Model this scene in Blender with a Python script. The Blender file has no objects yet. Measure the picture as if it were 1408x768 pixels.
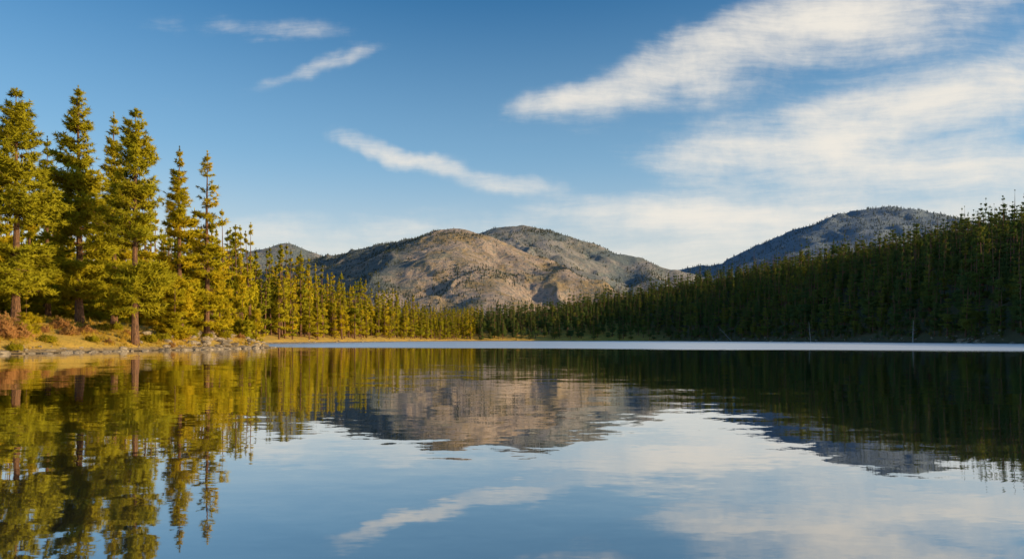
import bpy, math, numpy as np
from mathutils import Vector
scene=bpy.context.scene
scene.view_settings.view_transform='Standard'
scene.view_settings.look='None'
scene.view_settings.exposure=0
RNG=np.random.default_rng(7)
F=939.0; CH=1.5
def bearing(px,d): return (px-704.0)/F*d
def elev(py,d): return CH+(466.5-py)/F*d

# ---------------------------------------------------------------- noise
def _h(ix,iy,s):
    n=(ix.astype(np.int64)*374761393+iy.astype(np.int64)*668265263+s*982451653)&0xffffffff
    n=((n^(n>>13))*1274126177)&0xffffffff
    n=(n^(n>>16))&0xffffffff
    return n/4294967295.0
def vn(x,y,s=0):
    x=np.asarray(x,float);y=np.asarray(y,float)
    ix=np.floor(x);iy=np.floor(y);fx=x-ix;fy=y-iy
    ix=ix.astype(np.int64);iy=iy.astype(np.int64)
    fx=fx*fx*(3-2*fx);fy=fy*fy*(3-2*fy)
    a=_h(ix,iy,s);b=_h(ix+1,iy,s);c=_h(ix,iy+1,s);d=_h(ix+1,iy+1,s)
    return (a*(1-fx)+b*fx)*(1-fy)+(c*(1-fx)+d*fx)*fy
def fbm(x,y,o=5,s=0,g=.5):
    t=0;a=1;n=0
    for i in range(o):
        t=t+a*(vn(x*2**i+17.3*i,y*2**i-9.1*i,s+i)-.5)*2;n+=a;a*=g
    return t/n
def ridged(x,y,o=5,s=0,g=.55):
    t=0;a=1;n=0
    for i in range(o):
        t=t+a*(1-np.abs((vn(x*2**i+5.3*i,y*2**i-3.7*i,s+i)-.5)*2));n+=a;a*=g
    return t/n

# ---------------------------------------------------------------- node helpers
def newmat(name):
    m=bpy.data.materials.new(name);m.use_nodes=True
    nt=m.node_tree;nt.nodes.clear()
    out=nt.nodes.new('ShaderNodeOutputMaterial')
    return m,nt,out
class NB:
    def __init__(s,nt): s.nt=nt
    def n(s,t,**k):
        x=s.nt.nodes.new(t)
        for a,b in k.items(): setattr(x,a,b)
        return x
    def put(s,sock,v):
        if v is None: return
        if hasattr(v,'is_output') or isinstance(v,bpy.types.NodeSocket): s.nt.links.new(v,sock)
        else: sock.default_value=v
    def math(s,op,a,b=None,c=None,clamp=False):
        x=s.n('ShaderNodeMath',operation=op);x.use_clamp=clamp
        s.put(x.inputs[0],a);s.put(x.inputs[1],b);s.put(x.inputs[2],c);return x.outputs[0]
    def vmath(s,op,a,b=None,sc=None):
        x=s.n('ShaderNodeVectorMath',operation=op)
        s.put(x.inputs[0],a);s.put(x.inputs[1],b)
        if sc is not None: s.put(x.inputs['Scale'],sc)
        return x.outputs['Value'] if op in('LENGTH','DOT_PRODUCT') else x.outputs[0]
    def noise(s,v,scale=1,detail=4,rough=.5,dist=0,dim='3D'):
        x=s.n('ShaderNodeTexNoise',noise_dimensions=dim)
        s.put(x.inputs['Vector'],v);x.inputs['Scale'].default_value=scale;x.inputs['Detail'].default_value=detail
        x.inputs['Roughness'].default_value=rough;x.inputs['Distortion'].default_value=dist
        return x
    def mr(s,v,a,b,c=0.,d=1.,smooth=True):
        x=s.n('ShaderNodeMapRange');x.interpolation_type='SMOOTHSTEP' if smooth else 'LINEAR'
        s.put(x.inputs[0],v);s.put(x.inputs[1],a);s.put(x.inputs[2],b);s.put(x.inputs[3],c);s.put(x.inputs[4],d)
        return x.outputs[0]
    def mix(s,f,a,b,bt='MIX'):
        x=s.n('ShaderNodeMix',data_type='RGBA',blend_type=bt)
        s.put(x.inputs[0],f);s.put(x.inputs[6],a);s.put(x.inputs[7],b);return x.outputs[2]
    def mapping(s,v,loc=(0,0,0),rot=(0,0,0),sc=(1,1,1),vt='POINT'):
        x=s.n('ShaderNodeMapping',vector_type=vt);s.put(x.inputs[0],v)
        x.inputs[1].default_value=loc;x.inputs[2].default_value=rot;x.inputs[3].default_value=sc
        return x.outputs[0]
def C(r,g,b): return (r,g,b,1)

# ---------------------------------------------------------------- materials
def foliage_mat(name,c1,c2,c3,trans=.25,nscale=.35,crown=True):
    m,nt,out=newmat(name);B=NB(nt)
    geo=B.n('ShaderNodeNewGeometry');oi=B.n('ShaderNodeObjectInfo')
    n1=B.noise(geo.outputs['Position'],nscale,1,.6)
    f=B.mr(n1.outputs[0],.35,.65)
    col=B.mix(f,c1,c2)
    col=B.mix(B.math('MULTIPLY',oi.outputs['Random'],.9),col,c3)
    d=B.n('ShaderNodeBsdfDiffuse');B.put(d.inputs[0],col)
    t=B.n('ShaderNodeBsdfTranslucent');B.put(t.inputs[0],B.mix(1.,col,C(1.2,1.1,.6),'MULTIPLY'))
    if crown:
        tc=B.n('ShaderNodeTexCoord')
        rad=B.vmath('NORMALIZE',B.vmath('MULTIPLY',tc.outputs['Object'],(1,1,0)))
        rad=B.vmath('ADD',rad,(0,0,.3))
        vt=B.n('ShaderNodeVectorTransform',vector_type='NORMAL',convert_from='OBJECT',convert_to='WORLD');B.put(vt.inputs[0],rad)
        N=B.vmath('NORMALIZE',B.vmath('ADD',B.vmath('NORMALIZE',vt.outputs[0]),B.vmath('SCALE',geo.outputs['Normal'],None,.6)))
        B.put(d.inputs['Normal'],N)
    mx=B.n('ShaderNodeMixShader');mx.inputs[0].default_value=trans
    nt.links.new(d.outputs[0],mx.inputs[1]);nt.links.new(t.outputs[0],mx.inputs[2]);nt.links.new(mx.outputs[0],out.inputs[0])
    return m
def bark_mat(name,c1,c2):
    m,nt,out=newmat(name);B=NB(nt)
    tc=B.n('ShaderNodeTexCoord')
    v=B.mapping(tc.outputs['Object'],sc=(3,3,.8))
    n1=B.noise(v,2.5,5,.7)
    col=B.mix(B.mr(n1.outputs[0],.38,.62),c1,c2)
    p=B.n('ShaderNodeBsdfPrincipled');B.put(p.inputs['Base Color'],col);p.inputs['Roughness'].default_value=.9
    bp=B.n('ShaderNodeBump');bp.inputs['Distance'].default_value=.08;B.put(bp.inputs['Height'],n1.outputs[0])
    nt.links.new(bp.outputs[0],p.inputs['Normal']);nt.links.new(p.outputs[0],out.inputs[0]);return m
M_needle=foliage_mat('pine_needles',C(.50,.43,.02),C(.68,.50,.022),C(.38,.36,.024),.35)
M_needle2=foliage_mat('conifer_needles_far',C(.52,.44,.022),C(.70,.51,.022),C(.30,.31,.026),.3,.05)
M_needle3=foliage_mat('conifer_needles_mountain',C(.085,.10,.065),C(.11,.115,.07),C(.08,.10,.08),.1,.02,False)
M_needle4=foliage_mat('conifer_needles_shade_tinted',C(.17,.24,.055),C(.30,.30,.05),C(.09,.165,.065),.3,.04)  # shaded copy of the far needles: right bank's shade put into the colour
M_bark=bark_mat('pine_bark',C(.08,.04,.022),C(.24,.12,.058))
M_bark2=bark_mat('dead_wood',C(.22,.19,.16),C(.4,.36,.3))
M_dry=foliage_mat('dry_grass_blades',C(.70,.42,.06),C(.56,.38,.05),C(.42,.33,.05),.35,.6,False)
M_red=foliage_mat('russet_shrub_leaves',C(.58,.31,.12),C(.46,.27,.09),C(.44,.22,.08),.35,.9)
M_yel=foliage_mat('golden_shrub_leaves',C(.54,.41,.02),C(.42,.35,.02),C(.32,.30,.02),.35,.9)
def rock_mat(name='granite'):
    m,nt,out=newmat(name);B=NB(nt)
    geo=B.n('ShaderNodeNewGeometry');n1=B.noise(geo.outputs['Position'],2.2,6,.7);n2=B.noise(geo.outputs['Position'],.5,2,.5)
    col=B.mix(B.mr(n1.outputs[0],.35,.65),C(.14,.11,.08),C(.45,.36,.25))
    col=B.mix(B.mr(n2.outputs[0],.4,.7,0,.6),col,C(.20,.16,.11))
    p=B.n('ShaderNodeBsdfPrincipled');B.put(p.inputs['Base Color'],col);p.inputs['Roughness'].default_value=.85
    bp=B.n('ShaderNodeBump');bp.inputs['Distance'].default_value=.1;B.put(bp.inputs['Height'],n1.outputs[0])
    nt.links.new(bp.outputs[0],p.inputs['Normal']);nt.links.new(p.outputs[0],out.inputs[0]);return m
M_rock=rock_mat()
def ground_mat():
    m,nt,out=newmat('lakeshore_ground');B=NB(nt)
    geo=B.n('ShaderNodeNewGeometry');P=geo.outputs['Position']
    sp=B.n('ShaderNodeSeparateXYZ');B.put(sp.inputs[0],P)
    n1=B.noise(P,.25,6,.65);n2=B.noise(P,1.6,5,.7)
    grass=B.mix(B.mr(n1.outputs[0],.35,.65),C(.66,.40,.06),C(.44,.30,.045))
    grass=B.mix(B.mr(n2.outputs[0],.5,.72,0,.6),grass,C(.20,.13,.05))
    shore=B.mix(B.mr(n2.outputs[0],.3,.7),C(.17,.12,.07),C(.36,.26,.13))
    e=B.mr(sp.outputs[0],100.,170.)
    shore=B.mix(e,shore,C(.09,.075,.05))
    z=B.math('ADD',sp.outputs[2],B.math('MULTIPLY',B.math('SUBTRACT',n2.outputs[0],.5),.8))
    col=B.mix(B.mr(z,.25,.7),shore,grass)
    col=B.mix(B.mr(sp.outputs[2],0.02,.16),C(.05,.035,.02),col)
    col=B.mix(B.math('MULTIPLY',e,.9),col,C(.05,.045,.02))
    p=B.n('ShaderNodeBsdfPrincipled');B.put(p.inputs['Base Color'],col);p.inputs['Roughness'].default_value=.95
    bp=B.n('ShaderNodeBump');bp.inputs['Distance'].default_value=.25;B.put(bp.inputs['Height'],n2.outputs[0])
    nt.links.new(bp.outputs[0],p.inputs['Normal']);nt.links.new(p.outputs[0],out.inputs[0]);return m
M_ground=ground_mat()
def mountain_mat(name,rockA,rockB,brush,forest,famt,west_shade=None):
    m,nt,out=newmat(name);B=NB(nt)
    geo=B.n('ShaderNodeNewGeometry');P=geo.outputs['Position']
    n1=B.noise(P,.012,8,.68);n2=B.noise(P,.09,5,.75);n3=B.noise(P,.004,4,.6)
    rock=B.mix(B.mr(n2.outputs[0],.35,.65),rockA,rockB)
    col=B.mix(B.mr(n1.outputs[0],.44,.58),rock,brush)
    col=B.mix(B.math('MULTIPLY',B.mr(n2.outputs[0],.49,.60),.8),col,forest)
    fsum=B.math('ADD',n3.outputs[0],B.math('MULTIPLY',n1.outputs[0],.5))
    if west_shade:
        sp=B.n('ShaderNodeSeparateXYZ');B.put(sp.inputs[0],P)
        ww=B.math('ADD',sp.outputs[0],B.math('MULTIPLY',sp.outputs[1],west_shade[2]))
        fsum=B.math('ADD',fsum,B.mr(ww,west_shade[0],west_shade[1],.24,0.))  # west flank: forest cover, and the flank's shade painted in with it
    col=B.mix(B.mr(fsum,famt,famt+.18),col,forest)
    p=B.n('ShaderNodeBsdfPrincipled');B.put(p.inputs['Base Color'],col);p.inputs['Roughness'].default_value=.95
    bp=B.n('ShaderNodeBump');bp.inputs['Distance'].default_value=12.;bp.inputs['Strength'].default_value=.8;B.put(bp.inputs['Height'],n2.outputs[0])
    nt.links.new(bp.outputs[0],p.inputs['Normal']);nt.links.new(p.outputs[0],out.inputs[0]);return m
M_mtA=mountain_mat('rocky_mountain_front',C(.38,.28,.22),C(.66,.50,.38),C(.38,.27,.14),C(.14,.16,.155),.82,(-330,-110,.02))  # forest tone is blued to carry the west side's shade too
M_mtB=mountain_mat('rocky_mountain_back_hazed',C(.32,.29,.27),C(.44,.38,.33),C(.27,.245,.20),C(.175,.21,.215),.70)  # aerial haze painted in as bluish-grey surface colour
M_mtC=mountain_mat('forested_mountain_far_hazed',C(.27,.31,.36),C(.32,.35,.39),C(.23,.28,.32),C(.19,.24,.29),.5)  # distance haze mixed into these pale blue surface colours

# ---------------------------------------------------------------- mesh helpers
def mk(name,V,T,mats,mi=None,smooth=False,link=True,Q=None):
    V=np.asarray(V,np.float32);T=np.asarray(T,np.int32)
    k=T.shape[1];me=bpy.data.meshes.new(name)
    me.vertices.add(len(V));me.vertices.foreach_set('co',V.ravel())
    me.loops.add(T.size);me.loops.foreach_set('vertex_index',T.ravel())
    me.polygons.add(len(T));me.polygons.foreach_set('loop_start',np.arange(0,T.size,k,dtype=np.int32))
    for m in mats: me.materials.append(m)
    if mi is not None: me.polygons.foreach_set('material_index',np.asarray(mi,np.int32))
    me.polygons.foreach_set('use_smooth',np.full(len(T),smooth,bool))
    me.update(calc_edges=True)
    ob=bpy.data.objects.new(name,me)
    if link: scene.collection.objects.link(ob)
    return ob
def tube(pts,rad,sides):
    V=[];T=[]
    pts=np.asarray(pts,float);n=len(pts)
    for i in range(n):
        d=pts[min(i+1,n-1)]-pts[max(i-1,0)];d/=np.linalg.norm(d)+1e-9
        a=np.cross(d,[0.3,1,.1] if abs(d[1])<.9 else [1,0,0]);a/=np.linalg.norm(a);b=np.cross(d,a)
        for j in range(sides):
            q=2*math.pi*j/sides;V.append(pts[i]+rad[i]*(math.cos(q)*a+math.sin(q)*b))
    for i in range(n-1):
        for j in range(sides):
            p=i*sides+j;q=i*sides+(j+1)%sides
            T.append((p,q,q+sides));T.append((p,q+sides,p+sides))
    return np.array(V),np.array(T,np.int32)
class Acc:
    def __init__(s): s.V=[];s.T=[];s.M=[];s.n=0
    def add(s,V,T,m):
        if len(V)==0:return
        s.V.append(V);s.T.append(T+s.n);s.M.append(np.full(len(T),m));s.n+=len(V)
    def ob(s,name,mats,link=True,smooth=False):
        return mk(name,np.vstack(s.V),np.vstack(s.T),mats,np.concatenate(s.M),smooth,link)
def tufts(rng,cent,outd,n,L,W,up=.35,ob=.6):
    k=len(cent);c=np.repeat(cent,n,0);o=np.repeat(outd,n,0)
    d=rng.normal(size=(k*n,3))*.75+o*ob;d[:,2]+=up
    d/=np.linalg.norm(d,axis=1)[:,None]+1e-9
    r=rng.normal(size=(k*n,3));p=np.cross(d,r);p/=np.linalg.norm(p,axis=1)[:,None]+1e-9
    l=L*rng.uniform(.6,1.25,(k*n,1));w=W*rng.uniform(.6,1.3,(k*n,1))
    V=np.empty((k*n,3,3));V[:,0]=c-p*w*.5;V[:,1]=c+p*w*.5;V[:,2]=c+d*l
    return V.reshape(-1,3),np.arange(k*n*3,dtype=np.int32).reshape(-1,3)
def make_tree(name,seed,H,R,nb,nt,ntri,L,W,crown0=.15,power=.8,droop=-.25,upt=.5,foliage=None,trunk_r=.014,sparse=0,sides=8,bw=True,bark=None,low=1.25,gap=.0):
    rng=np.random.default_rng(seed);A=Acc()
    hs=np.linspace(0,1,12);wob=rng.normal(size=(12,2))*.0035*H;wob[0]=0;wob=np.cumsum(wob,0)*.4
    pts=np.c_[wob,hs*H];pts[0,2]=-.6
    rad=H*trunk_r*np.maximum(1-hs,.02)**.85;rad[0]*=1.3
    V,T=tube(pts,rad,sides);A.add(V,T,0)
    ph=rng.uniform(0,6.28,5)
    nw=max(6,int(nb/8));wh=np.sort(rng.uniform(0,1,nw)**low)
    wl=rng.uniform(.72,1.15,nw)
    for b in range(nb):
        t=np.clip(wh[b%nw]+rng.normal()*.006,0,.985)
        az=rng.uniform(0,6.283)
        if sparse and t<.9 and (math.sin(az+ph[0]+t*13)+math.sin(az*2+ph[1]-t*23))>1.7-sparse: continue
        h=(crown0+(1-crown0)*t)*H
        Lb=R*((1-t)**power)*(.62+.55*rng.random())*wl[b%nw]*(.9+.16*math.sin(az+ph[2]+t*11))+.01*R+.12
        if t<.12: Lb*=.62+3.*t
        sl=droop*(1-t)**.8+upt*t**1.5+rng.normal()*.08
        curl=.22+.1*rng.random()
        ix=np.interp(h/H,hs,pts[:,0]);iy=np.interp(h/H,hs,pts[:,1])
        o=np.array([math.cos(az),math.sin(az),0]);sd=np.array([-o[1],o[0],0])
        if bw:
            ss=np.array([0,.35,.7,1.]);bp=np.array([ix,iy,h])+np.outer(ss*Lb,o)
            bp[:,2]+=Lb*(sl*ss+curl*ss**2)
            V,T=tube(bp,np.array([.028,.02,.012,.004])*Lb**.8*.9+.004,3);A.add(V,T,0)
        k=max(3,int(nt*(Lb/R)**1.15+1.5))
        s=rng.uniform(.06,1.,k)**.68
        lat=rng.uniform(-1,1,k)*Lb*.30*(1.15-s*.75)
        c=np.array([ix,iy,h])+np.outer(s*Lb,o)+np.outer(lat,sd)
        c[:,2]+=Lb*(sl*s+curl*s**2)+rng.normal(size=k)*.03*Lb-np.abs(lat)*.12
        fs=.5+.5*min(1,Lb/(R*.5))
        V,T=tufts(rng,c,np.repeat(o[None],k,0),ntri,L*fs,W*(.4+.6*fs));A.add(V,T,1)
    k=8;c=np.c_[np.full(k,pts[-1,0]),np.full(k,pts[-1,1]),H*rng.uniform(.955,1.01,k)]
    V,T=tufts(rng,c,np.tile([0,0,1.],(k,1)),ntri,L*.5,W*.7,1.1);A.add(V,T,1)
    return A.ob(name,[bark or M_bark,foliage or M_needle],False)
def cloud_bush(name,seed,r,h,n,ntri,L,W,mat):
    rng=np.random.default_rng(seed);A=Acc()
    for i in range(14):
        az=rng.uniform(0,6.28);l=rng.uniform(.5,.95)
        e=np.array([math.cos(az)*r*l*.8,math.sin(az)*r*l*.8,h*rng.uniform(.5,.9)])
        V,T=tube(np.array([[0,0,-.1],e*.5*[.8,.8,1.1],e]),[.04,.025,.008],3);A.add(V,T,0)
    d=rng.normal(size=(n,3));d[:,2]=np.abs(d[:,2]);d/=np.linalg.norm(d,axis=1)[:,None]
    q=rng.uniform(.45,1.,(n,1))**.6
    lob=.75+.3*np.sin(d[:,:1]*5+seed)*np.sin(d[:,1:2]*4+seed*2)+.12*rng.normal(size=(n,1))
    c=d*q*lob*np.array([r,r,h]);c[:,2]=np.maximum(c[:,2],.03)
    V,T=tufts(rng,c,d,ntri,L,W,.3);A.add(V,T,1)
    return A.ob(name,[M_bark,mat],False)

# ---------------------------------------------------------------- lake outline
SH=np.array([(-66,-150),(-62,-40),(-58,0),(-55,40),(-52.5,68),(-48.5,90),(-46.5,110),(-44.5,127),(-50,132),(-64,138),(-80,160),(-87,200),(-90,235),
 (-95,290),(-95,350),(-88,420),(-78,500),(-66,585),(-62,640),(-32,685),(20,705),(100,700),(150,640),(180,530),(193,410),(193,310),(188,252),(186,180),(182,100),(176,0),(172,-150)],float)
def sdist(x,y):
    x=np.asarray(x,float);y=np.asarray(y,float)
    best=np.full(x.shape,1e18);ins=np.zeros(x.shape,bool);n=len(SH)
    for i in range(n):
        ax,ay=SH[i];bx,by=SH[(i+1)%n]
        dx,dy=bx-ax,by-ay
        t=np.clip(((x-ax)*dx+(y-ay)*dy)/(dx*dx+dy*dy),0,1)
        best=np.minimum(best,(x-ax-t*dx)**2+(y-ay-t*dy)**2)
        if ay!=by:
            c=((ay>y)!=(by>y))&(x<(bx-ax)*(y-ay)/(by-ay)+ax);ins^=c
    d=np.sqrt(best)
    return np.where(ins,-d,d)
AX=[-200,-62,0,100,150,240,340,450,700,3000];AZ=[5,13,21,37,45,66,83,90,80,80]
def gh(x,y):
    x=np.asarray(x,float);y=np.asarray(y,float)
    sd=sdist(x,y)+fbm(x/7,y/7,4,3)*1.6+fbm(x/40,y/40,2,8)*2.5
    p=np.maximum(sd,0)
    left=.4*(1-np.exp(-p/.5))+5.2*(1-np.exp(-p/14))
    A=np.interp(x,AX,AZ)
    right=.5*(1-np.exp(-p/.6))+A*(1-np.exp(-p/85))
    w=np.clip((x+75)/60,0,1);w2=np.clip((y-560)/120,0,1);w=np.maximum(w*(x>0),w2*np.clip((x+160)/100,0,1))
    z=left*(1-w)+right*w
    z=z+fbm(x/5,y/5,3,11)*.25*np.clip(p/4,0,1)+fbm(x/45,y/45,3,21)*4.*np.clip(p/40,0,1)*np.clip((x-20)/60,0,1)
    return np.where(sd>0,z,np.maximum(sd*.18,-3)) ,sd
def grow(a,b,s0,g):
    r=[a];s=s0
    while abs(r[-1]-a)<abs(b-a): r.append(r[-1]+s*np.sign(b-a));s*=g
    return r
xs=sorted(set(np.round(grow(-110,-9000,3,1.12)+list(np.arange(-110,-30,1.))+list(np.arange(-30,160,6.))+list(np.arange(160,260,3.))+list(np.arange(260,520,8.))+grow(520,9000,12,1.12),2)))
ys=sorted(set(np.round(grow(-160,-4000,20,1.2)+list(np.arange(-160,40,6.))+list(np.arange(40,170,1.))+list(np.arange(170,760,3.))+list(np.arange(760,1000,8.))+grow(1000,12000,12,1.1),2)))
X,Y=np.meshgrid(xs,ys);Z,_=gh(X,Y)
def gridmesh(name,X,Y,Z,mats,smooth=True):
    ny,nx=X.shape;i=np.arange(ny*nx).reshape(ny,nx)
    Q=np.stack([i[:-1,:-1],i[:-1,1:],i[1:,1:],i[1:,:-1]],-1).reshape(-1,4)
    return mk(name,np.c_[X.ravel(),Y.ravel(),Z.ravel()],Q,mats,None,smooth)
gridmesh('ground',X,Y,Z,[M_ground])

# ---------------------------------------------------------------- water
def water():
    m,nt,out=newmat('lake_water');B=NB(nt)
    geo=B.n('ShaderNodeNewGeometry');P=geo.outputs['Position']
    sp=B.n('ShaderNodeSeparateXYZ');B.put(sp.inputs[0],P)
    nb=B.noise(B.mapping(P,sc=(.02,.05,1)),1.,3,.6)
    th=B.math('ADD',sp.outputs[1],B.math('MULTIPLY',sp.outputs[0],.42))
    th=B.math('ADD',th,B.math('MULTIPLY',B.math('SUBTRACT',nb.outputs[0],.5),44.))
    ruf=B.mr(th,100.,132.)
    w1=B.noise(B.mapping(P,sc=(.28,.75,1)),1.,2,.5,.3)
    w2=B.noise(B.mapping(P,rot=(0,0,.25),sc=(1.1,2.6,1)),1.,3,.55)
    w4=B.noise(B.mapping(P,rot=(0,0,-.2),sc=(5,11,1)),1.,2,.55)
    w3=B.noise(P,5.,2,.6)
    def slope(nz,ax,ay):
        return B.vmath('MULTIPLY',B.vmath('SUBTRACT',nz.outputs['Color'],(.5,.5,.5)),(ax,ay,0))
    s=B.vmath('ADD',slope(w1,.006,.026),slope(w2,.008,.032))
    s=B.vmath('ADD',s,slope(w4,.008,.018))
    patch=B.noise(B.mapping(P,sc=(.02,.07,1)),1.,2,.5)
    s=B.vmath('SCALE',s,None,B.mr(patch.outputs[0],.35,.65,.6,1.5))
    s=B.vmath('ADD',s,B.vmath('SCALE',slope(w3,.25,.25),None,ruf))
    N=B.vmath('NORMALIZE',B.vmath('ADD',s,(0,0,1)))
    fr=B.n('ShaderNodeFresnel');fr.inputs[0].default_value=1.33;B.put(fr.inputs[1],N)
    f=B.mr(fr.outputs[0],0.,.62,.38,1.,False)
    d=B.n('ShaderNodeBsdfDiffuse');d.inputs[0].default_value=C(.006,.014,.022)
    g=B.n('ShaderNodeBsdfGlossy');g.inputs[0].default_value=C(.99,.99,.99)
    B.put(g.inputs['Roughness'],B.mr(ruf,0.,1.,.02,.36,False));B.put(g.inputs['Normal'],N)
    mx=B.n('ShaderNodeMixShader');B.put(mx.inputs[0],f)
    nt.links.new(d.outputs[0],mx.inputs[1]);nt.links.new(g.outputs[0],mx.inputs[2]);nt.links.new(mx.outputs[0],out.inputs[0])
    xs=np.linspace(-260,320,8);ys=np.linspace(-260,860,12);X,Y=np.meshgrid(xs,ys)
    gridmesh('lake_water',X,Y,X*0,[m],False)
water()

# ---------------------------------------------------------------- mountains
def mountain(name,lines,xr,yr,n,mat,k,namp,seed,wamp=35):
    xs=np.linspace(*xr,n[0]);ys=np.linspace(*yr,n[1]);X,Y=np.meshgrid(xs,ys)
    wx=X+fbm(X/240,Y/240,3,seed+50)*wamp;wy=Y+fbm(X/240,Y/240,3,seed+60)*wamp
    best=None;near=None
    for ln in lines:
        P=[(bearing(px,d),d,elev(py,d)) for px,py,d in ln]
        for a,b in zip(P[:-1],P[1:]):
            dx,dy=b[0]-a[0],b[1]-a[1]
            t=np.clip(((wx-a[0])*dx+(wy-a[1])*dy)/(dx*dx+dy*dy),0,1)
            ds=np.hypot(wx-a[0]-t*dx,wy-a[1]-t*dy)
            de=np.sqrt(ds*ds+30**2)-30
            z=a[2]+t*(b[2]-a[2])-k*de
            if best is None: best=z;near=ds
            else:
                near=np.minimum(near,ds)
                best=np.maximum(best,z)+np.exp(-np.abs(best-z)/18)*3
    hh=np.clip(best/120,0,1)*(.3+.7*np.clip(near/110,0,1))
    r=ridged(X/210+fbm(X/90,Y/90,2,seed+3)*.3,Y/210,6,seed,.5);r2=fbm(X/26,Y/26,4,seed+9)
    Z=best+(r-.70)*namp*2.6*hh+r2*namp*.14*hh
    ob=gridmesh(name,X,Y,Z,[mat]);return X,Y,Z
front=[[(395,368,2250),(440,357,2200),(500,343,2100),(560,332,2000),(600,323,1950),(625,317,1900),(655,330,1840),(700,348,1740),(760,374,1620),(830,402,1480)],
       [(575,330,1980),(550,354,1750),(530,393,1500)],
       [(625,317,1900),(634,345,1700),(655,378,1500),(670,405,1350)]]
back=[[(600,334,2900),(650,320,2820),(690,311,2780),(715,309,2750),(740,314,2720),(800,336,2650),(870,358,2560),(925,375,2450),(1010,390,2400)],
      [(730,313,2720),(770,352,2400),(800,385,2150)],[(870,358,2560),(900,385,2200)]]
leftm=[[(180,378,3100),(300,358,3000),(355,344,2950),(392,334,2900),(430,348,2850),(470,372,2800)],[(392,334,2900),(410,365,2600)]]
rightm=[[(890,378,3500),(960,367,3400),(1010,357,3300),(1060,335,3200),(1130,307,3100),(1180,290,3000),(1215,286,3000),(1265,291,3000),(1320,303,3000),(1410,326,3000),(1600,350,3000)],
        [(1215,289,3000),(1150,340,2500),(1080,372,2200)],[(1130,310,3100),(1060,352,2700)]]
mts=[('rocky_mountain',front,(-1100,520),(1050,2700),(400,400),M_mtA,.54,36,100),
     ('rocky_mountain',back,(-800,1400),(1900,3500),(300,240),M_mtB,.52,36,200),
     ('forested_mountain',leftm,(-2300,200),(2300,3700),(200,120),M_mtB,.44,22,300),
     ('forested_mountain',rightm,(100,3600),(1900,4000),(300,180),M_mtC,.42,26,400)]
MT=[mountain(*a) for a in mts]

# ---------------------------------------------------------------- instancing
def scatter(name,P,S,Rz,idx,templates):
    col=bpy.data.collections.new(name+'_parts')
    for t in templates: col.objects.link(t)
    me=bpy.data.meshes.new(name);P=np.asarray(P,np.float32);n=len(P)
    me.vertices.add(n);me.vertices.foreach_set('co',P.ravel())
    a=me.attributes.new('scl','FLOAT_VECTOR','POINT');a.data.foreach_set('vector',np.asarray(S,np.float32).ravel())
    r=np.zeros((n,3),np.float32);r[:,2]=Rz;r[:,0]=RNG.normal(size=n)*.02;r[:,1]=RNG.normal(size=n)*.02
    a=me.attributes.new('rot','FLOAT_VECTOR','POINT');a.data.foreach_set('vector',r.ravel())
    a=me.attributes.new('idx','INT','POINT');a.data.foreach_set('value',np.asarray(idx,np.int32))
    ob=bpy.data.objects.new(name,me);scene.collection.objects.link(ob)
    ng=bpy.data.node_groups.new(name+'_gn','GeometryNodeTree')
    ng.interface.new_socket('Geometry',in_out='INPUT',socket_type='NodeSocketGeometry')
    ng.interface.new_socket('Geometry',in_out='OUTPUT',socket_type='NodeSocketGeometry')
    N=ng.nodes;gi=N.new('NodeGroupInput');go=N.new('NodeGroupOutput')
    ci=N.new('GeometryNodeCollectionInfo');ci.inputs['Collection'].default_value=col
    ci.inputs['Separate Children'].default_value=True;ci.inputs['Reset Children'].default_value=True
    ip=N.new('GeometryNodeInstanceOnPoints');ip.inputs['Pick Instance'].default_value=True
    def na(nm,dt):
        x=N.new('GeometryNodeInputNamedAttribute');x.data_type=dt;x.inputs[0].default_value=nm;return x.outputs[0]
    L=ng.links
    L.new(gi.outputs[0],ip.inputs['Points']);L.new(ci.outputs[0],ip.inputs['Instance'])
    L.new(na('idx','INT'),ip.inputs['Instance Index']);L.new(na('rot','FLOAT_VECTOR'),ip.inputs['Rotation']);L.new(na('scl','FLOAT_VECTOR'),ip.inputs['Scale'])
    L.new(ip.outputs[0],go.inputs[0])
    md=ob.modifiers.new('instances','NODES');md.node_group=ng
    return ob

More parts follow.
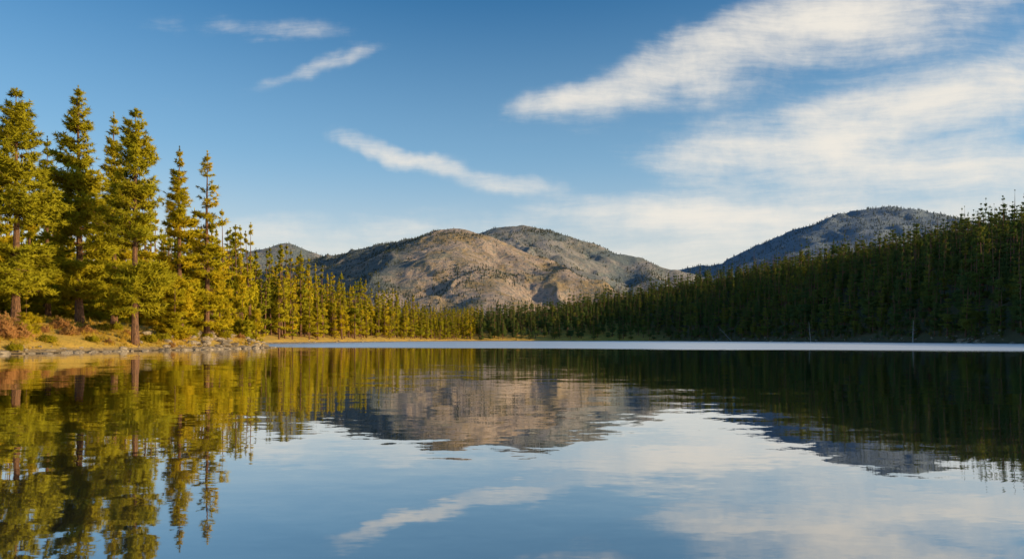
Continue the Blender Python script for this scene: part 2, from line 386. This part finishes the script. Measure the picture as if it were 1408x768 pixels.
def tiny(seed,mat):
    rng=np.random.default_rng(seed);V=[];T=[]
    n=7
    for i in range(n):
        z=1.+i*1.0;r=(1-i/n)*1.7+.15
        ph=rng.uniform(0,6)
        for j in range(5):
            a=ph+j*1.2566+rng.normal()*.2;q=r*rng.uniform(.7,1.2)
            b=len(V);V+= [(0,0,z+1.6),(q*math.cos(a-.5),q*math.sin(a-.5),z-.2+rng.normal()*.15),(q*math.cos(a+.5),q*math.sin(a+.5),z-.3)]
            T.append((b,b+1,b+2))
    return mk('conifer_small',V,T,[mat],None,False,False)
tn=[tiny(i,M_needle3) for i in range(3)]
M_needle5=foliage_mat('conifer_needles_haze_tinted',C(.16,.20,.21),C(.20,.23,.23),C(.15,.19,.22),.1,.02,False)  # needle colours lightened and blued to stand in for haze
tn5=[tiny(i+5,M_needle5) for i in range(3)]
def mtscatter(name,mt,count,dens,seed,sc,tt=tn):
    X,Y,Z=mt;rng=np.random.default_rng(seed);ny,nx=X.shape
    i=rng.integers(0,ny-1,count*4);j=rng.integers(0,nx-1,count*4)
    x=X[i,j]+rng.uniform(0,1,len(i))*(X[0,1]-X[0,0]);y=Y[i,j]+rng.uniform(0,1,len(i))*(Y[1,0]-Y[0,0])
    fx=(x-X[i,j])/(X[0,1]-X[0,0]);fy=(y-Y[i,j])/(Y[1,0]-Y[0,0])
    z=(Z[i,j]*(1-fx)+Z[i,j+1]*fx)*(1-fy)+(Z[i+1,j]*(1-fx)+Z[i+1,j+1]*fx)*fy
    d=fbm(x/120,y/120,5,seed)*.5+.5
    if seed==11: d=d+.16*np.clip((-110-x)/220,0,1)
    k=(z>25)&(rng.random(len(x))<np.clip((d-dens)*5,0.02,1))
    x,y,z=x[k][:count],y[k][:count],z[k][:count];n=len(x)
    s=sc*rng.uniform(.4,1.25,n);S=np.c_[s*rng.uniform(.9,1.4,n),s,s]
    scatter(name,np.c_[x,y,z-.8],S,rng.uniform(0,6.28,n),rng.integers(0,3,n),[t.copy() for t in tt])
mtscatter('mountain_forest',MT[0],17000,.49,11,.75)
mtscatter('mountain_forest',MT[1],13000,.42,12,.95)
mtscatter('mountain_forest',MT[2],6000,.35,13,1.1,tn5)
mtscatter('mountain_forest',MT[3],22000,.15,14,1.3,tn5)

# --- mid distance conifers
def mids(mat,s0):
    return [make_tree('conifer',s0+0,26,3.9,150,9,5,.85,.30,.10,.85,-.35,.3,mat,sides=5,bw=False),
            make_tree('conifer',s0+1,26,3.3,140,9,5,.85,.30,.06,.95,-.45,.3,mat,sides=5,bw=False),
            make_tree('conifer',s0+2,26,4.3,150,9,5,.9,.32,.14,.9,-.25,.4,mat,sides=5,bw=False),
            make_tree('conifer',s0+3,26,2.9,130,8,5,.8,.30,.05,1.05,-.45,.2,mat,sides=5,bw=False),
            make_tree('conifer',s0+4,26,3.5,110,8,5,.9,.30,.2,.85,-.2,.45,mat,sparse=.3,sides=5,bw=False)]
def jitter(x0,x1,y0,y1,sp,rng):
    a,b=np.meshgrid(np.arange(x0,x1,sp),np.arange(y0,y1,sp));a=a.ravel();b=b.ravel()
    return a+rng.uniform(-.45,.45,len(a))*sp,b+rng.uniform(-.45,.45,len(b))*sp
rng=np.random.default_rng(5)
x,y=jitter(-40,760,150,1150,8.2,rng);z,sd=gh(x,y)
k=(sd>2.)&(sd<270)&(x>-40)&((x>120)|(y>600))&(x<.92*y)
x,y,z,sd=x[k],y[k],z[k],sd[k];n=len(x)
hgt=np.where(sd<12,rng.uniform(.45,.95,n),.56+.64*rng.random(n)**1.3)*(1+.18*fbm(x/40,y/40,2,5))
hgt*=np.where(rng.random(n)<.12,.55,1)*np.where(rng.random(n)<.09,1.22,1)
wd=hgt**.6*rng.uniform(.9,1.35,n)
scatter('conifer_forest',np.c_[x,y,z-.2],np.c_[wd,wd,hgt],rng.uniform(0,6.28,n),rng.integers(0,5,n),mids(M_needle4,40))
nright=n
x,y=jitter(120,240,200,660,3.2,rng);z,sd=gh(x,y)
k=(sd>1.)&(sd<14)&(rng.random(len(x))<.6);x,y,z=x[k],y[k],z[k];n=len(x);hg=rng.uniform(.1,.32,n)
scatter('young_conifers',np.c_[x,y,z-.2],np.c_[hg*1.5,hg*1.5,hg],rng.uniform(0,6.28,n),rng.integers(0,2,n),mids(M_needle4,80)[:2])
x,y=jitter(-330,-20,150,1000,6.1,rng);z,sd=gh(x,y)
k=(sd>3)&(sd<np.where(y>560,240,75))&((y>185)|(sd>18))&(x<-38)&(rng.random(len(x))<.85)
x,y,z,sd=x[k],y[k],z[k],sd[k];n=len(x)
hgt=.70+.54*rng.random(n);hgt*=np.where(rng.random(n)<.15,.5,1)*np.where(sd<8,rng.uniform(.5,1.12,n),1)
hgt*=np.interp(y,[180,220,330,450,650],[1.10,1.30,1.42,1.22,.93])
wd=hgt**.7*rng.uniform(.9,1.2,n)
scatter('conifer_forest',np.c_[x,y,z-.2],np.c_[wd,wd,hgt],rng.uniform(0,6.28,n),rng.integers(0,5,n),mids(M_needle2,60))

# --- near pines
PV=[make_tree('pine_tree',1,34,6.4,440,32,9,.75,.16,.13,.72,-.24,.5,sparse=.3),
    make_tree('pine_tree',2,34,6.0,440,32,9,.75,.16,.11,.85,-.28,.5,sparse=.25),
    make_tree('pine_tree',3,34,5.0,370,28,9,.72,.16,.09,.85,-.32,.4,sparse=.4),
    make_tree('pine_tree',4,34,5.6,260,26,9,.72,.15,.07,.80,-.38,.35,sparse=.7),
    make_tree('pine_tree',5,34,4.6,360,24,9,.72,.16,.07,.9,-.40,.3,sparse=.25)]
def plant(mesh_ob,name,px,d,top=None,H=34,s=None,w=1.,rz=0):
    x=bearing(px,d);z=float(gh(np.array([x]),np.array([d]))[0][0])
    if s is None: s=(elev(top,d)-z)/H
    o=bpy.data.objects.new(name,mesh_ob.data);scene.collection.objects.link(o)
    o.location=(x,d,z);o.scale=(s*w,s*w,s);o.rotation_euler=(0,0,rz);return o
trees=[(22,86,120,0,1.2),(-55,84,95,1,1.2),(-130,80,110,2,1.),(110,99,120,1,1.2),(66,116,190,2,1.05),(157,108,158,2,.98),(186,92,148,0,1.02),
       (134,128,245,4,1.1),(248,112,204,2,1.12),(285,116,210,3,1.15),(225,120,320,4,1.),(-12,108,160,2,1.2),(84,130,260,4,1.1),
       (-80,110,140,1,1.1),(40,128,245,4,1.1),(172,138,300,4,1.1)]
for i,(px,d,top,v,w) in enumerate(trees): plant(PV[v],'pine_tree',px,d,top,w=w,rz=i*1.7)
FV=[make_tree('fir_tree',11,10,2.6,170,18,9,.5,.13,.02,.85,-.15,.35,sides=6),
    make_tree('fir_tree',12,10,2.2,170,17,9,.48,.12,.02,.9,-.2,.35,sides=6)]
for i,(px,d,top,w) in enumerate([(240,104,385,1.2),(222,112,372,1.1),(334,132,398,.9),(352,150,408,.9),(36,84,405,1.1),(330,150,350,.6),(125,118,370,1.1),(302,140,360,.8),(205,125,340,.9),(60,120,350,1.2),(8,112,330,1.2),(150,130,360,1.1),
      (265,128,380,1.),(312,128,415,1.),(90,124,340,1.)]):
    plant(FV[i%2],'fir_tree',px,d,top,H=10,w=w,rz=i*2.1)

# --- shrubs, grass, rocks
BV=[cloud_bush('shrub',1,1.5,1.7,520,9,.3,.07,M_red),cloud_bush('shrub',2,1.3,1.2,420,9,.28,.07,M_yel),cloud_bush('shrub',3,1.0,1.0,380,9,.25,.06,M_red)]
for i,(px,d,v,s) in enumerate([(8,76,0,1.5),(-15,76,0,1.6),(30,79,1,1.5),(95,86,2,1.2),(82,88,0,.9),(118,90,2,1.1),(142,96,1,.9),(205,96,1,1.0),(222,100,1,1.1),(250,106,2,1.2),
      (262,112,1,1.2),(308,120,1,1.1),(330,124,2,.8),(60,84,2,.8),(45,90,1,1.),(160,100,1,.9),(-60,78,0,1.5),(345,127,1,.6),(20,72,1,.7),(66,79,1,.8),(128,86,1,.7),(175,97,2,.7),(284,114,1,.8),(236,98,2,.6),(150,88,2,.6)]):
    plant(BV[v],'shrub',px,d,s=s,rz=i*1.3)
def gtuft(seed):
    r=np.random.default_rng(seed);k=18
    c=np.c_[r.normal(size=(k,2))*.13,np.zeros(k)]
    d=np.c_[r.normal(size=(k,2))*.35,np.ones(k)];V,T=tufts(r,c,d,1,.42,.05,1.2,1.)
    return mk('grass_tuft',V,T,[M_dry],None,False,False)
x,y=jitter(-115,-38,35,260,.8,rng);z,sd=gh(x,y)
k=(sd>.6)&(sd<32)&(rng.random(len(x))<np.clip(.5+fbm(x/6,y/6,3,77)*1.3,0.05,.95));x,y,z=x[k],y[k],z[k];n=len(x)
s=rng.uniform(.5,1.7,n);scatter('dry_grass',np.c_[x,y,z-.02],np.c_[s,s,s*rng.uniform(.7,1.3,n)],rng.uniform(0,6.28,n),rng.integers(0,3,n),[gtuft(i) for i in range(3)])
import bmesh
def rock(seed):
    bm=bmesh.new();bmesh.ops.create_icosphere(bm,subdivisions=3,radius=1)
    r=np.random.default_rng(seed)
    V=np.array([v.co[:] for v in bm.verts])
    for _ in range(9):
        nrm=r.normal(size=3);nrm/=np.linalg.norm(nrm);dd=r.uniform(.55,.85)
        e=V@nrm-dd;V=V-np.outer(np.maximum(e,0)*.92,nrm)
    V*=1+.05*fbm(V[:,0]*3+V[:,2]*2,V[:,1]*3,3,seed)[:,None];V*=[1,.8,.6]
    T=np.array([[v.index for v in f.verts] for f in bm.faces]);bm.free()
    return mk('boulder_part',V,T,[M_rock],None,False,False)
rk=[rock(i) for i in range(5)]
P=[];S=[]
for i in range(380):
    t=rng.random();y0=45+t*85
    x0=np.interp(y0,SH[3:8,1],SH[3:8,0])-rng.normal()*1.1+.1
    P.append((x0,y0));S.append(.12+.7*rng.random()**3)
for i in range(100):
    P.append((-47+rng.normal()*2.4-rng.random()*4,114+rng.normal()*9));S.append(.3+.85*rng.random()**2)
for i in range(90):
    y0=rng.uniform(180,560);P.append((np.interp(y0,SH[11:18,1],SH[11:18,0])-rng.normal()*1.,y0));S.append(.3+.7*rng.random()**2)
for i in range(120):
    y0=rng.uniform(180,600);P.append((np.interp(y0,SH[22:28,1][::-1],SH[22:28,0][::-1])+rng.normal()*1.5+1,y0));S.append(.4+1.2*rng.random()**3)
for i in range(26):
    P.append((188+rng.random()*9,285+rng.normal()*5));S.append(.6+1.1*rng.random())
P=np.array(P);S=np.array(S);z,sd=gh(P[:,0],P[:,1]);z=np.maximum(z,-.1);n=len(P)
scatter('shoreline_rocks',np.c_[P,z+S*.12],np.c_[S*rng.uniform(.8,1.6,n),S,S*rng.uniform(.7,1.1,n)],rng.uniform(0,6.28,n),rng.integers(0,5,n),rk)
def dead(seed,L):
    A=Acc();r=np.random.default_rng(seed)
    V,T=tube(np.c_[np.cumsum(r.normal(size=8)*.05),np.zeros(8),np.linspace(0,L,8)],np.linspace(.3,.05,8),6);A.add(V,T,0)
    for i in range(16):
        h=L*r.uniform(.25,.95);a=r.uniform(0,6.28);l=(L-h)*.22+.6
        V,T=tube([[0,0,h],[l*.6*math.cos(a),l*.6*math.sin(a),h+l*.1],[l*math.cos(a),l*math.sin(a),h+l*.35]],[.07,.04,.01],3);A.add(V,T,0)
    return A.ob('dead_tree',[M_bark2],False)
D=[dead(1,17),dead(2,12)]
for px,d,v,ry,rz in [(1008,530,0,-.8,0.2),(1255,318,1,.5,1.),(1115,430,1,-.1,0)]:
    o=plant(D[v],'dead_tree',px,d,s=1.1);o.rotation_euler=(0,ry,rz);o.location.z+=.3

# ---------------------------------------------------------------- light
SE=16.;SA=106.
se,sa=math.radians(SE),math.radians(SA)
sdv=Vector((math.sin(sa)*math.cos(se),math.cos(sa)*math.cos(se),math.sin(se)))
L=bpy.data.lights.new('sun','SUN');L.energy=5.;L.angle=math.radians(.5);L.color=(1.,.76,.41)
lo=bpy.data.objects.new('sun',L);scene.collection.objects.link(lo);lo.rotation_euler=(-sdv).to_track_quat('-Z','Y').to_euler();lo.location=(100,-50,200)

w=bpy.data.worlds.new('World');scene.world=w;w.use_nodes=True;nt=w.node_tree;nt.nodes.clear();B=NB(nt)
w.cycles.sampling_method='NONE'
sky=B.n('ShaderNodeTexSky',sky_type='NISHITA');sky.sun_disc=False;sky.sun_elevation=se;sky.sun_rotation=sa
sky.air_density=1.0;sky.dust_density=.8;sky.ozone_density=2.0
tc=B.n('ShaderNodeTexCoord');sp=B.n('ShaderNodeSeparateXYZ');B.put(sp.inputs[0],tc.outputs['Generated'])
yy=B.math('MAXIMUM',sp.outputs[1],.12)
U=B.math('MULTIPLY_ADD',B.math('DIVIDE',sp.outputs[0],yy),9.39,7.04)
V=B.math('MULTIPLY_ADD',B.math('DIVIDE',sp.outputs[2],yy),9.39,-4.665)
cv=B.n('ShaderNodeCombineXYZ');B.put(cv.inputs[0],U);B.put(cv.inputs[1],V);Q=cv.outputs[0]
wn=B.noise(Q,.6,4,.6,0,'2D');Qw=B.vmath('ADD',Q,B.vmath('MULTIPLY',B.vmath('SUBTRACT',wn.outputs['Color'],(.5,.5,.5)),(1.3,.35,0)))
# cirrus bands: (cx,cy,length,width,angle deg,strength)
cl=[(8.2,-1.28,1.3,.22,14,.95),(9.9,-.75,2.6,.50,20,1.0),(12.4,.0,3.,.6,17,.9),(11.4,-2.02,2.7,.26,4,.9),(13.2,-1.4,2.8,.60,15,.95),(12.9,-2.3,2.8,.3,2,.85),(10.8,-1.6,1.3,.14,8,.5),
    (10.4,-2.95,3.4,.34,0,1.),(5.45,-2.08,.95,.17,-22,1.),(7.0,-2.5,.72,.15,-5,.85),(3.6,-.42,1.9,.18,-3,.55),(4.5,-.85,1.2,.13,20,.62),(3.8,-3.2,2.8,.3,1,.6),
    (7.4,-3.5,4.5,.35,0,.7),(2.0,-1.35,.6,.15,-10,.35),(14.5,-2.7,2.5,.3,6,.6),(12.3,-1.7,3.4,1.7,12,.42)]
mask=None
for cx,cy,a,b,r,s in cl:
    q=B.mapping(Qw,(cx,cy,0),(0,0,math.radians(r)),(a,b,1),'TEXTURE')
    m=B.mr(B.vmath('LENGTH',q),1.65,.0,0.,s)
    mask=m if mask is None else B.math('SUBTRACT',B.math('ADD',mask,m),B.math('MULTIPLY',mask,m))
wn2=B.noise(Q,.35,2,.5,0,'2D');Qs=B.vmath('ADD',Q,B.vmath('MULTIPLY',B.vmath('SUBTRACT',wn2.outputs['Color'],(.5,.5,.5)),(.6,.4,0)))
st=B.noise(B.mapping(Qs,rot=(0,0,math.radians(-16)),sc=(.26,1.5,1)),1.2,8,.64,.0,'2D')
st2=B.noise(B.mapping(Qs,rot=(0,0,math.radians(-20)),sc=(.5,5,1)),1.7,6,.7,.0,'2D')
st3=B.noise(Qs,.9,6,.66,0,'2D')
sn=B.math('ADD',B.math('ADD',B.math('MULTIPLY',st.outputs[0],.75),B.math('MULTIPLY',st2.outputs[0],.22)),B.math('MULTIPLY',st3.outputs[0],.5))
al=B.mr(B.math('ADD',sn,B.math('MULTIPLY',mask,.62)),.82,1.56,0.,1.)
al=B.math('MULTIPLY',al,B.mr(mask,0.,.55),clamp=True)
al=B.math('MULTIPLY',al,.97)
hs=B.n('ShaderNodeHueSaturation');B.put(hs.inputs['Color'],sky.outputs[0]);hs.inputs['Saturation'].default_value=1.4
el=B.math('MAXIMUM',sp.outputs[2],0.)
hz=B.math('POWER',B.math('SUBTRACT',1.,B.math('DIVIDE',el,.48),clamp=True),1.3)
hzc=B.mix(B.mr(el,0.04,.27),C(5.9,5.4,4.7),C(2.8,4.4,5.6))
skyc=B.mix(B.math('MULTIPLY',hz,1.05,clamp=True),hs.outputs[0],hzc)
col=B.mix(al,skyc,C(6.2,5.85,5.25))
bg=B.n('ShaderNodeBackground');B.put(bg.inputs[0],col);bg.inputs[1].default_value=.142
wo=B.n('ShaderNodeOutputWorld');nt.links.new(bg.outputs[0],wo.inputs[0])

# ---------------------------------------------------------------- camera
cd=bpy.data.cameras.new('camera');cam=bpy.data.objects.new('camera',cd);scene.collection.objects.link(cam)
cd.sensor_width=36;cd.lens=F/1408*36;cd.shift_y=82.5/1408;cd.clip_end=30000;cd.clip_start=.1
cam.location=(0,0,CH);cam.rotation_euler=(math.radians(90),0,0);scene.camera=cam
print('right forest',nright)
